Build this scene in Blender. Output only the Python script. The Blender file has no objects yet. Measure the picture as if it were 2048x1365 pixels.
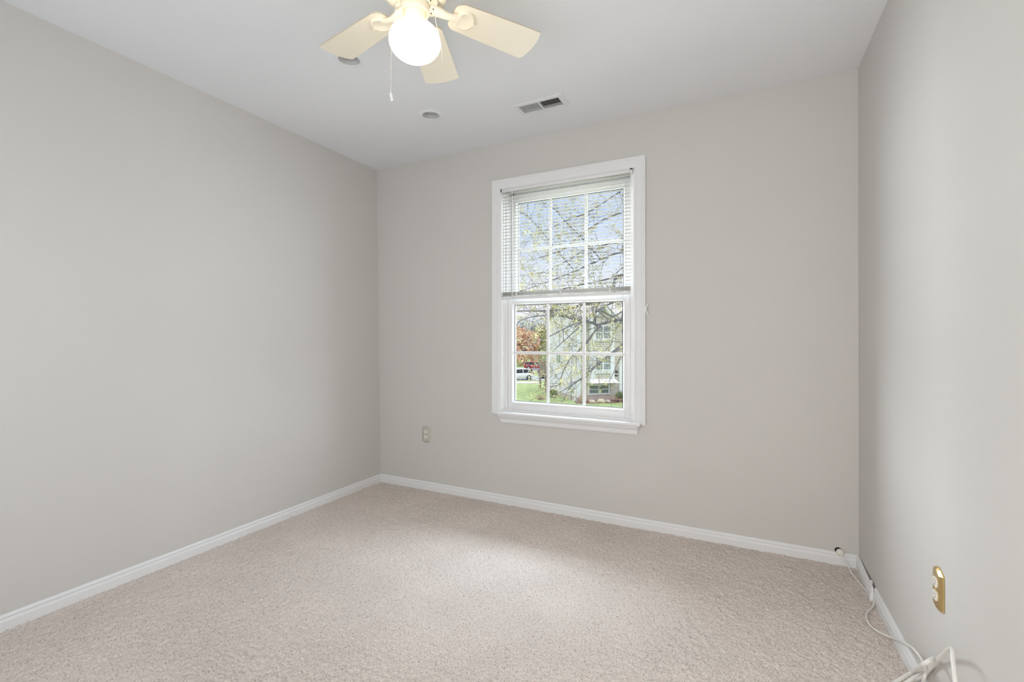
import bpy, bmesh, math, random
import numpy as np
from mathutils import Vector, Matrix

SC = bpy.context.scene
COL = SC.collection
random.seed(7)
PI = math.pi

# ------------------------------------------------------------------ camera
FPX = 930.1645                       # focal length in pixels of the 2048 wide frame
CAM = Vector((2.5487, -2.7865, 1.1243))
YAW, PITCH = -0.466, 0.0025
cam_d = bpy.data.cameras.new('camera')
cam = bpy.data.objects.new('camera', cam_d)
COL.objects.link(cam)
cam.location = CAM
cam.rotation_euler = (PI / 2 + PITCH, 0.0, -YAW)
cam_d.sensor_width = 36.0
cam_d.lens = FPX / 2048 * 36.0
cam_d.shift_y = -9.6621 / 2048
cam_d.clip_start = 0.02
cam_d.clip_end = 600
SC.camera = cam

# ------------------------------------------------------------------ view
SC.view_settings.view_transform = 'Standard'
SC.view_settings.look = 'None'
SC.view_settings.gamma = 1.0
SC.view_settings.use_curve_mapping = False
SC.view_settings.exposure = 0.0
SC.cycles.use_denoising = True
SC.cycles.max_bounces = 10
SC.cycles.diffuse_bounces = 6
SC.cycles.transparent_max_bounces = 16
SC.cycles.sample_clamp_indirect = 6.0

# ------------------------------------------------------------------ light levels
SKY_LOW = 1.0        # radiance of the hazy sky near the roofs
SKY_HIGH = 3.0        # bright cloud overhead
EXT = 0.8            # outdoor paints
SKY_FILL_W = 300          # added lamp outside, above the view, standing in for sky light
GROUND_FILL_W = 26         # added unseen lamp below the sill, standing in for ground bounce
WEST_FILL_W = 330         # added unseen lamps outside, brightening the side walls through the window
EAST_FILL_W = 165  # second of the two added side lamps
REAR_FILL_W = 12.8         # added fill lamp on the rear wall, no window there
DOORWAY_FILL_W = 23.2         # added fill lamp in the unseen doorway behind the camera
GLOBE = 3.6           # fan lamp

# ------------------------------------------------------------------ world sky
wd = bpy.data.worlds.new('sky')
SC.world = wd
wd.use_nodes = True
nt = wd.node_tree
nt.nodes.clear()
N = nt.nodes.new
L = nt.links.new
tc = N('ShaderNodeTexCoord')
sep = N('ShaderNodeSeparateXYZ')
L(tc.outputs['Generated'], sep.inputs[0])
elev = N('ShaderNodeMapRange'); elev.inputs[1].default_value = 0.06; elev.inputs[2].default_value = 0.30
L(sep.outputs['Z'], elev.inputs[0])
noi = N('ShaderNodeTexNoise'); noi.inputs['Scale'].default_value = 3.2; noi.inputs['Detail'].default_value = 5
mp = N('ShaderNodeMapping'); mp.inputs['Scale'].default_value = (1, 1, 2.6)
L(tc.outputs['Generated'], mp.inputs[0]); L(mp.outputs[0], noi.inputs['Vector'])
cl = N('ShaderNodeMapRange'); cl.inputs[1].default_value = 0.42; cl.inputs[2].default_value = 0.68
cl.inputs[3].default_value = 1.0; cl.inputs[4].default_value = 0.35
L(noi.outputs['Fac'], cl.inputs[0])
mul = N('ShaderNodeMath'); mul.operation = 'MULTIPLY'
L(elev.outputs[0], mul.inputs[0]); L(cl.outputs[0], mul.inputs[1])
mx = N('ShaderNodeMix'); mx.data_type = 'RGBA'
mx.inputs['A'].default_value = (0.93, 0.95, 1.0, 1)
mx.inputs['B'].default_value = (0.42, 0.63, 1.0, 1)
L(mul.outputs[0], mx.inputs['Factor'])
hi = N('ShaderNodeMapRange'); hi.interpolation_type = 'SMOOTHSTEP'
hi.inputs[1].default_value = 0.36; hi.inputs[2].default_value = 0.72
L(sep.outputs['Z'], hi.inputs[0])
mx2 = N('ShaderNodeMix'); mx2.data_type = 'RGBA'
mx2.inputs['B'].default_value = (0.92, 0.96, 1.0, 1)
L(hi.outputs[0], mx2.inputs['Factor']); L(mx.outputs['Result'], mx2.inputs['A'])
st = N('ShaderNodeMapRange'); st.inputs[3].default_value = SKY_LOW; st.inputs[4].default_value = SKY_HIGH
L(hi.outputs[0], st.inputs[0])
bg = N('ShaderNodeBackground')
L(mx2.outputs['Result'], bg.inputs['Color']); L(st.outputs[0], bg.inputs['Strength'])
wo = N('ShaderNodeOutputWorld'); L(bg.outputs[0], wo.inputs[0])


def area(name, loc, rot, sx, sy, watts, color=(1, 1, 1), portal=False):
    d = bpy.data.lights.new(name, 'AREA')
    d.shape = 'RECTANGLE'; d.size = sx; d.size_y = sy; d.energy = watts; d.color = color
    if portal:
        d.cycles.is_portal = True
    o = bpy.data.objects.new(name, d); COL.objects.link(o)
    o.location = loc; o.rotation_euler = rot
    return o


area('window_portal', (1.515, 0.19, 1.37), (-PI / 2, 0, 0), 0.92, 1.56, 1, portal=True)
def aim(loc, to):
    return (Vector(loc) - Vector(to)).to_track_quat('Z', 'Y').to_euler()


p_ = (1.5, 2.60, 3.60); area('sky_fill_lamp', p_, aim(p_, (1.5, 0, 1.25)), 3.4, 1.0, SKY_FILL_W, (.70, .85, 1.0))  # lamp put outside, above what the window shows
p_ = (1.5, 1.25, -.45); area('ground_fill_lamp', p_, aim(p_, (1.5, 0, 1.25)), 2.2, .9, GROUND_FILL_W, (.95, .98, 1.0))  # lamp added out of view beneath the window
p_ = (-0.95, 1.60, 1.75); area('west_fill_lamp', p_, aim(p_, (1.5, 0, 1.35)), 1.6, 2.0, WEST_FILL_W, (.86, .94, 1.0))  # lamp added outside to brighten the right wall
p_ = (3.55, 1.70, 1.75); area('east_fill_lamp', p_, aim(p_, (1.5, 0, 1.35)), 1.8, 2.0, EAST_FILL_W, (.80, .90, 1.0))  # lamp added outside to brighten the left wall
area('rear_fill_lamp', (0.95, -3.09, 1.25), (PI / 2, 0, 0), .9, 1.3, REAR_FILL_W, (.78, .88, 1.0))  # added fill, the rear wall has no window
area('doorway_fill_lamp', (2.50, -3.13, 1.05), (PI / 2, 0, 0), 0.78, 1.95, DOORWAY_FILL_W, (1.0, .965, .935))  # added fill inside the closed doorway recess

# ------------------------------------------------------------------ materials
MATS = {}


def mat(name, color, rough=0.6, metal=0.0, spec=0.5, noise=None, bump=None, emit=None, trans=None):
    """noise = (scale, amount)   bump = (scale, strength, distance)"""
    if name in MATS:
        return MATS[name]
    m = bpy.data.materials.new(name); m.use_nodes = True
    nt = m.node_tree; b = nt.nodes['Principled BSDF']
    b.inputs['Base Color'].default_value = (*color, 1)
    b.inputs['Roughness'].default_value = rough
    b.inputs['Metallic'].default_value = metal
    b.inputs['Specular IOR Level'].default_value = spec
    tc = nt.nodes.new('ShaderNodeTexCoord')
    if noise:
        n = nt.nodes.new('ShaderNodeTexNoise'); n.inputs['Scale'].default_value = noise[0]; n.inputs['Detail'].default_value = 4
        nt.links.new(tc.outputs['Object'], n.inputs['Vector'])
        mr = nt.nodes.new('ShaderNodeMapRange'); mr.inputs[1].default_value = .3; mr.inputs[2].default_value = .7
        mr.inputs[3].default_value = 1 - noise[1]; mr.inputs[4].default_value = 1 + noise[1]
        nt.links.new(n.outputs['Fac'], mr.inputs[0])
        mm = nt.nodes.new('ShaderNodeVectorMath'); mm.operation = 'SCALE'
        mm.inputs[0].default_value = color
        nt.links.new(mr.outputs[0], mm.inputs['Scale'])
        nt.links.new(mm.outputs[0], b.inputs['Base Color'])
    if bump:
        n = nt.nodes.new('ShaderNodeTexNoise'); n.inputs['Scale'].default_value = bump[0]; n.inputs['Detail'].default_value = 3
        nt.links.new(tc.outputs['Object'], n.inputs['Vector'])
        bp = nt.nodes.new('ShaderNodeBump'); bp.inputs['Strength'].default_value = bump[1]; bp.inputs['Distance'].default_value = bump[2]
        nt.links.new(n.outputs['Fac'], bp.inputs['Height']); nt.links.new(bp.outputs[0], b.inputs['Normal'])
    if emit:
        b.inputs['Emission Color'].default_value = (*emit[0], 1); b.inputs['Emission Strength'].default_value = emit[1]
    if trans:                        # thin translucent plastic
        out = nt.nodes['Material Output']
        t = nt.nodes.new('ShaderNodeBsdfTranslucent'); t.inputs['Color'].default_value = (*color, 1)
        ms = nt.nodes.new('ShaderNodeMixShader'); ms.inputs[0].default_value = trans
        nt.links.new(b.outputs[0], ms.inputs[1]); nt.links.new(t.outputs[0], ms.inputs[2]); nt.links.new(ms.outputs[0], out.inputs[0])
    MATS[name] = m
    return m


def ext(name, rgb, **k):
    return mat(name, tuple(min(.97, c * EXT) for c in rgb), **k)


M_WALL = mat('greige_wall_paint', (0.632, 0.614, 0.586), .75, spec=.25, noise=(1.7, .012), bump=(260, .06, .002))
M_CEIL = mat('white_ceiling_paint', (0.80, 0.81, 0.83), .85, spec=.2, noise=(1.3, .012), bump=(200, .06, .002))
M_TRIM = mat('white_trim_enamel', (0.80, 0.805, 0.805), .38, noise=(6, .01))
M_VINYL = mat('white_vinyl', (0.86, 0.86, 0.86), .35, noise=(9, .008))
M_GASKET = mat('dark_gasket', (0.10, 0.11, 0.10), .6, noise=(30, .1))
M_BLACK = mat('gap_shade_black', (0.01, 0.01, 0.01), .8, noise=(30, .1))  # near-black stands for shade inside gaps and the cable hole
M_SLAT = mat('blind_slat_plastic', (0.63, 0.60, 0.545), .45, noise=(8, .01), trans=.12)
M_CORD = mat('white_cord', (0.80, 0.79, 0.76), .6, noise=(80, .03))
M_CREAM = mat('almond_fan_enamel', (0.95, 0.885, 0.735), .42, noise=(7, .015))
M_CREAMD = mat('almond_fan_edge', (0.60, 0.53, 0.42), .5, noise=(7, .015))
M_GLOBE = mat('lit_opal_glass', (0.9, 0.88, 0.82), .25, emit=((1.0, 0.90, 0.74), GLOBE), noise=(4, .01))
M_CHAIN = mat('white_bead_chain', (0.82, 0.80, 0.74), .3, metal=.2, noise=(60, .02))
M_CAN = mat('white_can_baffle', (0.62, 0.62, 0.62), .5, noise=(20, .02))
M_VENT = mat('vent_enamel', (0.74, 0.75, 0.76), .45, noise=(12, .02))
M_DUCT = mat('dark_duct', (0.035, 0.033, 0.03), .7, noise=(12, .3))
M_BRASS = mat('aged_brass_plate', (0.66, 0.50, 0.22), .24, metal=.9, noise=(40, .05))
M_BRASS_REFL = mat('brass_plate_grey_reflection', (0.56, 0.54, 0.47), .42, metal=.30, noise=(40, .05))  # same brass, the grey it reflects put into the base colour
M_RECEP = mat('ivory_receptacle', (0.82, 0.79, 0.71), .35, noise=(40, .02))
M_DARK = mat('slot_dark', (0.05, 0.045, 0.04), .6, noise=(40, .1))
M_CABLE = mat('white_cable_jacket', (0.80, 0.78, 0.74), .42, noise=(30, .03))

# window glass : clear transmission with a fresnel reflection
M_GLASS = bpy.data.materials.new('window_glass'); M_GLASS.use_nodes = True
_n = M_GLASS.node_tree; _n.nodes.clear()
_o = _n.nodes.new('ShaderNodeOutputMaterial'); _t = _n.nodes.new('ShaderNodeBsdfTransparent'); _g = _n.nodes.new('ShaderNodeBsdfGlossy')
_t.inputs[0].default_value = (.98, .98, .98, 1); _g.inputs['Roughness'].default_value = .02
_f = _n.nodes.new('ShaderNodeFresnel'); _f.inputs[0].default_value = 1.25; _m = _n.nodes.new('ShaderNodeMixShader')
_n.links.new(_f.outputs[0], _m.inputs[0]); _n.links.new(_t.outputs[0], _m.inputs[1]); _n.links.new(_g.outputs[0], _m.inputs[2]); _n.links.new(_m.outputs[0], _o.inputs[0])

# carpet
M_CARPET = bpy.data.materials.new('beige_carpet'); M_CARPET.use_nodes = True
_n = M_CARPET.node_tree; _b = _n.nodes['Principled BSDF']; _b.inputs['Roughness'].default_value = .95; _b.inputs['Specular IOR Level'].default_value = .1
_tc = _n.nodes.new('ShaderNodeTexCoord')
_n1 = _n.nodes.new('ShaderNodeTexNoise'); _n1.inputs['Scale'].default_value = 175; _n1.inputs['Detail'].default_value = 3
_n2 = _n.nodes.new('ShaderNodeTexNoise'); _n2.inputs['Scale'].default_value = 2.6; _n2.inputs['Detail'].default_value = 3
for q in (_n1, _n2):
    _n.links.new(_tc.outputs['Object'], q.inputs['Vector'])
_cr = _n.nodes.new('ShaderNodeValToRGB')
_cr.color_ramp.elements[0].position = .30; _cr.color_ramp.elements[0].color = (.33, .26, .215, 1)
_cr.color_ramp.elements[1].position = .62; _cr.color_ramp.elements[1].color = (.735, .660, .605, 1)
_e = _cr.color_ramp.elements.new(.42); _e.color = (.635, .558, .505, 1)
_n.links.new(_n1.outputs['Fac'], _cr.inputs[0])
_mr = _n.nodes.new('ShaderNodeMapRange'); _mr.inputs[1].default_value = .3; _mr.inputs[2].default_value = .7; _mr.inputs[3].default_value = .95; _mr.inputs[4].default_value = 1.05
_n.links.new(_n2.outputs['Fac'], _mr.inputs[0])
_vm = _n.nodes.new('ShaderNodeVectorMath'); _vm.operation = 'SCALE'
_n.links.new(_cr.outputs[0], _vm.inputs[0]); _n.links.new(_mr.outputs[0], _vm.inputs['Scale']); _n.links.new(_vm.outputs[0], _b.inputs['Base Color'])

# outdoor
X_SIDING = ext('white_lap_siding', (.96, .92, .92), noise=(.7, .03))
X_BEIGE = ext('beige_lap_siding', (.74, .68, .58), noise=(.7, .03))
X_WHITE = ext('white_exterior_trim', (.97, .97, .98), noise=(2, .02))
X_ROOF = ext('grey_brown_shingle', (.52, .48, .45), noise=(3, .12))
X_PANE = mat('dark_house_pane', (.22, .25, .26), .12, spec=.6, noise=(.8, .3))
X_FOUND = ext('pinkish_foundation', (.74, .60, .52), noise=(2, .08))
X_LAWN = ext('lawn_green', (.38, .47, .22), rough=.95, spec=.1, noise=(1.1, .22), bump=(6, .5, .1))
X_WALK = ext('pale_concrete', (.78, .72, .66), rough=.9, noise=(1.5, .06))
X_ROAD = ext('grey_asphalt', (.50, .51, .52), rough=.9, noise=(1.5, .06))
X_MULCH = ext('brown_mulch', (.34, .20, .16), rough=.95, noise=(6, .35), bump=(9, 1, .1))
X_ROCK = ext('tan_rock', (.72, .60, .47), rough=.9, noise=(5, .2))
X_WOOD = ext('brown_deck_wood', (.40, .31, .25), rough=.85, noise=(4, .15))
X_POST = ext('tan_deck_post', (.56, .43, .31), rough=.85, noise=(4, .12))
X_BARK = ext('grey_branch_bark', (.17, .16, .155), rough=.9, noise=(30, .25))
X_BUD = ext('yellow_green_bud', (.80, .74, .40), rough=.8, noise=(9, .25), trans=.35)
X_ORANGE = ext('orange_spring_foliage', (.92, .60, .43), rough=.95, noise=(.5, .25))
X_OLIVE = ext('olive_foliage', (.66, .62, .38), rough=.95, noise=(.5, .25))
X_GREYT = ext('grey_bare_treetop', (.78, .79, .80), rough=.95, noise=(.3, .2))
X_SHRUB = ext('green_shrub', (.33, .40, .16), rough=.95, noise=(4, .3))
X_STRAW = ext('dry_straw_leaf', (.78, .62, .42), rough=.9, noise=(6, .2))
X_YUCCA = ext('green_yucca_leaf', (.40, .46, .28), rough=.8, noise=(6, .2))
X_REDB = ext('dark_red_shrub', (.42, .22, .20), rough=.95, noise=(5, .3))
X_CARW = ext('white_car_paint', (.95, .95, .96), rough=.2)
X_CARR = ext('dark_red_car_paint', (.42, .06, .07), rough=.2)
X_CARD = ext('charcoal_car_paint', (.10, .11, .13), rough=.2)
X_CGLASS = mat('dark_car_glass', (.03, .035, .04), .1, noise=(2, .1))
X_TIRE = mat('black_tire', (.015, .015, .016), .8)
X_RIM = ext('grey_alloy', (.55, .55, .57), rough=.3, metal=.6)
X_TAIL = ext('red_tail_lamp', (.8, .05, .04), rough=.2)
X_METER = ext('grey_metal_box', (.52, .54, .56), rough=.5)

# ------------------------------------------------------------------ mesh builder
ORG = {}


class MB:
    def __init__(self, mtx=None):
        self.v = []; self.f = []; self.mi = []; self.sm = []; self.m = mtx; self.cur = 0

    def add(self, vs, fs, smooth=False):
        b = len(self.v)
        if self.m is not None:
            vs = [self.m @ Vector(v) for v in vs]
        self.v += [tuple(v) for v in vs]
        self.f += [tuple(i + b for i in f) for f in fs]
        self.mi += [self.cur] * len(fs); self.sm += [smooth] * len(fs)
        return self

    def box(self, x0, x1, y0, y1, z0, z1):
        return self.add([(x0, y0, z0), (x1, y0, z0), (x1, y1, z0), (x0, y1, z0), (x0, y0, z1), (x1, y0, z1), (x1, y1, z1), (x0, y1, z1)],
                        [(0, 3, 2, 1), (4, 5, 6, 7), (0, 1, 5, 4), (1, 2, 6, 5), (2, 3, 7, 6), (3, 0, 4, 7)])

    def bbox(self, x0, x1, y0, y1, z0, z1, r=.002, seg=2):
        """box with rounded edges"""
        bm = bmesh.new(); bmesh.ops.create_cube(bm, size=1)
        for v in bm.verts:
            v.co = Vector(((x0 + x1) / 2 + v.co.x * (x1 - x0), (y0 + y1) / 2 + v.co.y * (y1 - y0), (z0 + z1) / 2 + v.co.z * (z1 - z0)))
        bmesh.ops.bevel(bm, geom=bm.edges[:], offset=r, segments=seg, affect='EDGES', profile=.5)
        return self.bm(bm, True)

    def bm(self, bm, smooth=False):
        bm.verts.index_update()
        self.add([v.co.copy() for v in bm.verts], [[v.index for v in f.verts] for f in bm.faces], smooth)
        bm.free(); return self

    def prism(self, outline, h0, h1, ax=2):
        """outline of 2-D points extruded along axis ax from h0 to h1"""
        def P(a, b, h):
            return (a, b, h) if ax == 2 else ((a, h, b) if ax == 1 else (h, a, b))
        n = len(outline)
        vs = [P(a, b, h0) for a, b in outline] + [P(a, b, h1) for a, b in outline]
        fs = [tuple(range(n))[::-1], tuple(range(n, 2 * n))] + [(i, (i + 1) % n, n + (i + 1) % n, n + i) for i in range(n)]
        return self.add(vs, fs)

    def loft(self, rings, caps=True, smooth=True):
        n = len(rings[0]); vs = [p for r in rings for p in r]; fs = []
        for k in range(len(rings) - 1):
            for i in range(n):
                j = (i + 1) % n
                fs.append((k * n + i, k * n + j, (k + 1) * n + j, (k + 1) * n + i))
        self.add(vs, fs, smooth)
        if caps:
            self.add(rings[0], [tuple(range(n))[::-1]]); self.add(rings[-1], [tuple(range(n))])
        return self

    def lathe(self, prof, cx, cy, seg=40, smooth=True):
        rings = [[(cx + r * math.cos(2 * PI * i / seg), cy + r * math.sin(2 * PI * i / seg), z) for i in range(seg)] for r, z in prof]
        return self.loft(rings, False, smooth)

    def tube(self, pts, rad, n=8, caps=True, flat=1.0):
        pts = [Vector(p) for p in pts]
        if not hasattr(rad, '__len__'):
            rad = [rad] * len(pts)
        rings = []; up = Vector((0.13, 0.21, 1)).normalized()
        prev = None
        for i, p in enumerate(pts):
            t = (pts[min(i + 1, len(pts) - 1)] - pts[max(i - 1, 0)])
            t = t.normalized() if t.length > 1e-9 else Vector((0, 0, 1))
            if prev is None:
                a = up if abs(t.dot(up)) < .95 else Vector((1, 0, 0))
                s = t.cross(a).normalized()
            else:
                s = (prev - t * prev.dot(t)).normalized()
            prev = s; u = s.cross(t)
            rings.append([p + (s * math.cos(2 * PI * k / n) + u * flat * math.sin(2 * PI * k / n)) * rad[i] for k in range(n)])
        return self.loft(rings, caps)

    def ball(self, c, r, su=12, sv=8, sc=(1, 1, 1)):
        rings = []
        for j in range(sv + 1):
            a = -PI / 2 + PI * j / sv
            rings.append([(c[0] + sc[0] * r * max(math.cos(a), 1e-4) * math.cos(2 * PI * i / su), c[1] + sc[1] * r * max(math.cos(a), 1e-4) * math.sin(2 * PI * i / su), c[2] + sc[2] * r * math.sin(a)) for i in range(su)])
        return self.loft(rings, False)

    def build(self, name, m, parent=None, kind=None, label=None):
        o0 = ORG.get(parent.name, Vector((0, 0, 0))) if parent else Vector((0, 0, 0))
        me = bpy.data.meshes.new(name)
        me.from_pydata([tuple(Vector(v) - o0) for v in self.v], [], self.f)
        for mm in (m if isinstance(m, (list, tuple)) else [m]):
            me.materials.append(mm)
        me.polygons.foreach_set('material_index', self.mi)
        me.polygons.foreach_set('use_smooth', self.sm)
        me.update()
        o = bpy.data.objects.new(name, me); COL.objects.link(o)
        if parent:
            o.parent = parent
        ORG[o.name] = o0
        if kind:
            o['kind'] = kind
        if label:
            o['label'] = label
        return o


def thing(name, loc, label, cat, group=None):
    o = bpy.data.objects.new(name, None); COL.objects.link(o)
    o.empty_display_size = .1
    o.location = loc; ORG[o.name] = Vector(loc)
    return tag(o, label, cat, group)


def tag(o, label, cat, group=None):
    o['label'] = label; o['category'] = cat
    if group:
        o['group'] = group
    return o


def smooth_path(pts, k=6):
    """Catmull-Rom through the points"""
    P = [Vector(p) for p in pts]; out = []
    for i in range(len(P) - 1):
        p0 = P[max(i - 1, 0)]; p1 = P[i]; p2 = P[i + 1]; p3 = P[min(i + 2, len(P) - 1)]
        for j in range(k):
            t = j / k
            out.append(.5 * ((2 * p1) + (p2 - p0) * t + (2 * p0 - 5 * p1 + 4 * p2 - p3) * t * t + (3 * p1 - p0 - 3 * p2 + p3) * t ** 3))
    out.append(P[-1]); return out


# ------------------------------------------------------------------ room shell
RW, RH, RY = 3.0393, 2.44, -3.10          # width at the window wall, height, rear wall
AR = -0.0107                               # the right wall is very slightly out of square
LEAN = 0.0464                              # the left wall leans out a little towards the ceiling


def rx(y):
    return RW + AR * y


# carpeted floor : fine pile relief
def carpet():
    step = 0.0046
    nx = int(3.12 / step); ny = int(3.16 / step)
    rng = np.random.default_rng(3)
    h = rng.random((ny, nx))
    def blur(a, k):
        for _ in range(k):
            a = (a + np.roll(a, 1, 0) + np.roll(a, -1, 0) + np.roll(a, 1, 1) + np.roll(a, -1, 1)) / 5
        return a
    f = blur(h, 1); f = (f - f.mean()) / f.std()
    g = blur(rng.random((ny, nx)), 10); g = (g - g.mean()) / g.std()
    z = np.clip(f * .0015 + g * .0007, -.006, .005)
    xs = -0.03 + np.arange(nx) * step; ys = 0.03 - np.arange(ny) * step
    X, Y = np.meshgrid(xs, ys)
    jit = (rng.random((2, ny, nx)) - .5) * step * .5
    co = np.stack([X + jit[0], Y + jit[1], z], -1).reshape(-1, 3).astype(np.float32)
    idx = np.arange(nx * ny).reshape(ny, nx)
    q = np.stack([idx[:-1, :-1], idx[1:, :-1], idx[1:, 1:], idx[:-1, 1:]], -1).reshape(-1, 4).astype(np.int32)
    me = bpy.data.meshes.new('floor')
    me.vertices.add(len(co)); me.vertices.foreach_set('co', co.ravel())
    me.loops.add(q.size); me.loops.foreach_set('vertex_index', q.ravel())
    me.polygons.add(len(q)); me.polygons.foreach_set('loop_start', np.arange(0, q.size, 4, dtype=np.int32))
    me.polygons.foreach_set('loop_total', np.full(len(q), 4, np.int32)); me.polygons.foreach_set('use_smooth', np.ones(len(q), bool))
    me.update(calc_edges=True)
    me.materials.append(M_CARPET)
    o = bpy.data.objects.new('floor', me); COL.objects.link(o); o['kind'] = 'structure'


carpet()

# window wall with its opening
OX0, OX1, OZ0, OZ1 = 1.060, 1.966, 0.600, 2.134
wb = MB()
wb.box(-.20, OX0, 0, .16, -.10, RH + .05).box(OX1, 3.3, 0, .16, -.10, RH + .05).box(OX0, OX1, 0, .16, -.10, OZ0).box(OX0, OX1, 0, .16, OZ1, RH + .05)
wall_back = wb.build('wall_back', M_WALL, kind='structure')
MB().add([(0, .02, 0), (0, RY, 0), (-LEAN, RY, RH), (-LEAN, .02, RH), (-.15, .02, 0), (-.15, RY, 0), (-.2, RY, RH), (-.2, .02, RH)],
         [(0, 1, 2, 3), (4, 7, 6, 5), (0, 4, 5, 1), (3, 2, 6, 7), (0, 3, 7, 4), (1, 5, 6, 2)]).build('wall_left', M_WALL, kind='structure')
MB().add([(rx(.02), .02, -.05), (rx(RY), RY, -.05), (rx(RY), RY, RH + .02), (rx(.02), .02, RH + .02), (3.25, .02, -.05), (3.25, RY, -.05), (3.25, RY, RH + .02), (3.25, .02, RH + .02)],
         [(0, 3, 2, 1), (4, 5, 6, 7), (0, 1, 5, 4), (3, 7, 6, 2), (0, 4, 7, 3), (1, 2, 6, 5)]).build('wall_right', M_WALL, kind='structure')
wr = MB()
wr.box(-.2, 2.10, RY - .12, RY, -.05, RH + .05).box(2.90, 3.25, RY - .12, RY, -.05, RH + .05).box(2.10, 2.90, RY - .12, RY, 2.04, RH + .05).box(2.0, 3.0, RY - .2, RY - .12, -.05, RH)
wr.build('wall_rear', M_WALL, kind='structure')

# ceiling with holes for the recessed cans and the vent
CANS = [(0.886, -0.546), (0.874, -1.170)]
VENT = (1.372, 1.665, -0.437, -0.300)
bm = bmesh.new()


def loop(pts):
    vs = [bm.verts.new((x, y, RH)) for x, y in pts]
    for i in range(len(vs)):
        bm.edges.new((vs[i], vs[(i + 1) % len(vs)]))


loop([(-.2, .1), (3.25, .1), (3.25, RY - .12), (-.2, RY - .12)])
for cx, cy in CANS:
    loop([(cx + .052 * math.cos(2 * PI * i / 32), cy + .052 * math.sin(2 * PI * i / 32)) for i in range(32)])
loop([(VENT[0] + .022, VENT[2] + .022), (VENT[1] - .022, VENT[2] + .022), (VENT[1] - .022, VENT[3] - .022), (VENT[0] + .022, VENT[3] - .022)])
bmesh.ops.triangle_fill(bm, edges=bm.edges[:], use_beauty=True, normal=(0, 0, -1))
cb = MB(); cb.bm(bm)
cb.add([(-.3, .2, RH + .3), (3.3, .2, RH + .3), (3.3, RY - .2, RH + .3), (-.3, RY - .2, RH + .3)], [(0, 1, 2, 3)])
cb.box(-.3, 3.3, .16, .2, RH, RH + .3).box(-.3, -.2, RY - .2, .2, RH, RH + .3).box(3.25, 3.3, RY - .2, .2, RH, RH + .3)
cb.build('ceiling', M_CEIL, kind='structure')

# baseboards (stepped top moulding)
BH = .0605
PROF = [(0, -.02), (.0125, -.02), (.0125, .034), (.0115, .0365), (.0085, .041), (.0080, .046), (.0105, .049), (.0100, .052), (.0055, .0585), (.003, BH), (0, BH)]


def base_run(name, p0, p1, nrm, m0=(0, 0), m1=(0, 0)):
    """profile run along the wall from p0 to p1; m0/m1 shift ends with depth (mitres)"""
    b = MB(); d = Vector((p1[0] - p0[0], p1[1] - p0[1], 0)).normalized(); n = Vector((*nrm, 0))
    A = [Vector((p0[0], p0[1], 0)) + n * t + d * t * m0[0] + Vector((0, 0, z)) for t, z in PROF]
    B = [Vector((p1[0], p1[1], 0)) + n * t + d * t * m1[0] + Vector((0, 0, z)) for t, z in PROF]
    b.loft([A, B], True, False)
    return b.build(name, M_TRIM, kind='structure')


base_run('baseboard_left', (0, 0), (0, RY), (1, 0), (1, 0))
base_run('baseboard_back', (0, 0), (RW, 0), (0, -1), (1, 0), (-1, 0))
# two lengths on the right wall : the one by the corner has come loose
base_run('baseboard_right', (RW - .001, -.0135), (RW - .0075, -.330), (-1, -.02), (0, 0))
base_run('baseboard_right', (rx(-.325), -.325), (rx(RY), RY), (-1, 0), (0, 0))

# ------------------------------------------------------------------ window
win = bpy.data.objects.new('window_1', None); COL.objects.link(win); win.location = (1.515, 0, .6); ORG['window_1'] = Vector((1.515, 0, .6)); win['kind'] = 'structure'
# casing : mitred moulding on three sides
CX0, CX1, CZ0, CZ1 = 1.0022, 2.0246, .6104, 2.190
IX0, IX1, IZ1 = 1.0675, 1.9590, 2.1265
CP = [(0, 0), (0, -.019), (.008, -.019), (.011, -.0165), (.020, -.0160), (.024, -.0135), (.044, -.0125), (.052, -.011), (.056, -.009), (.0645, -.0085), (.0645, .012)]
cs = MB()


def ring(corner):
    out = []
    for t, y in CP:
        s = t / .0645
        if corner == 0: out.append((CX0 + (IX0 - CX0) * s, y, CZ0))
        if corner == 1: out.append((CX0 + (IX0 - CX0) * s, y, CZ1 + (IZ1 - CZ1) * s))
        if corner == 2: out.append((CX1 + (IX1 - CX1) * s, y, CZ1 + (IZ1 - CZ1) * s))
        if corner == 3: out.append((CX1 + (IX1 - CX1) * s, y, CZ0))
    return out


cs.loft([ring(i) for i in range(4)], True, False)
cs.build('casing', M_TRIM, win)
# stool with a rounded nose, and a moulded apron with raked ends
so = [(.028, .6035), (-.044, .6035), (-.0485, .6055), (-.0512, .6095), (-.052, .6140), (-.0512, .6185), (-.0485, .6225), (-.044, .6245), (.028, .6255)]
sb = MB(); sb.loft([[(1.0445, y, z) for y, z in so], [(1.0385, y * .96, .614 + (z - .614) * .8) for y, z in so]][::-1] + [[(1.9945, y, z) for y, z in so], [(1.9995, y * .96, .614 + (z - .614) * .8) for y, z in so]], True, False)
sb.build('stool', M_TRIM, win)
ap = [(0, .6035), (-.034, .6035), (-.034, .596), (-.031, .590), (-.024, .585), (-.018, .578), (-.016, .570), (-.016, .5615), (-.013, .560), (-.013, .5535), (-.009, .5490), (0, .5480)]
ab = MB(); ab.loft([[(1.0515 + (.6035 - z) * .42, y, z) for y, z in ap], [(1.9860 - (.6035 - z) * .20, y, z) for y, z in ap]], True, False)
ab.build('apron', M_TRIM, win)
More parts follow.
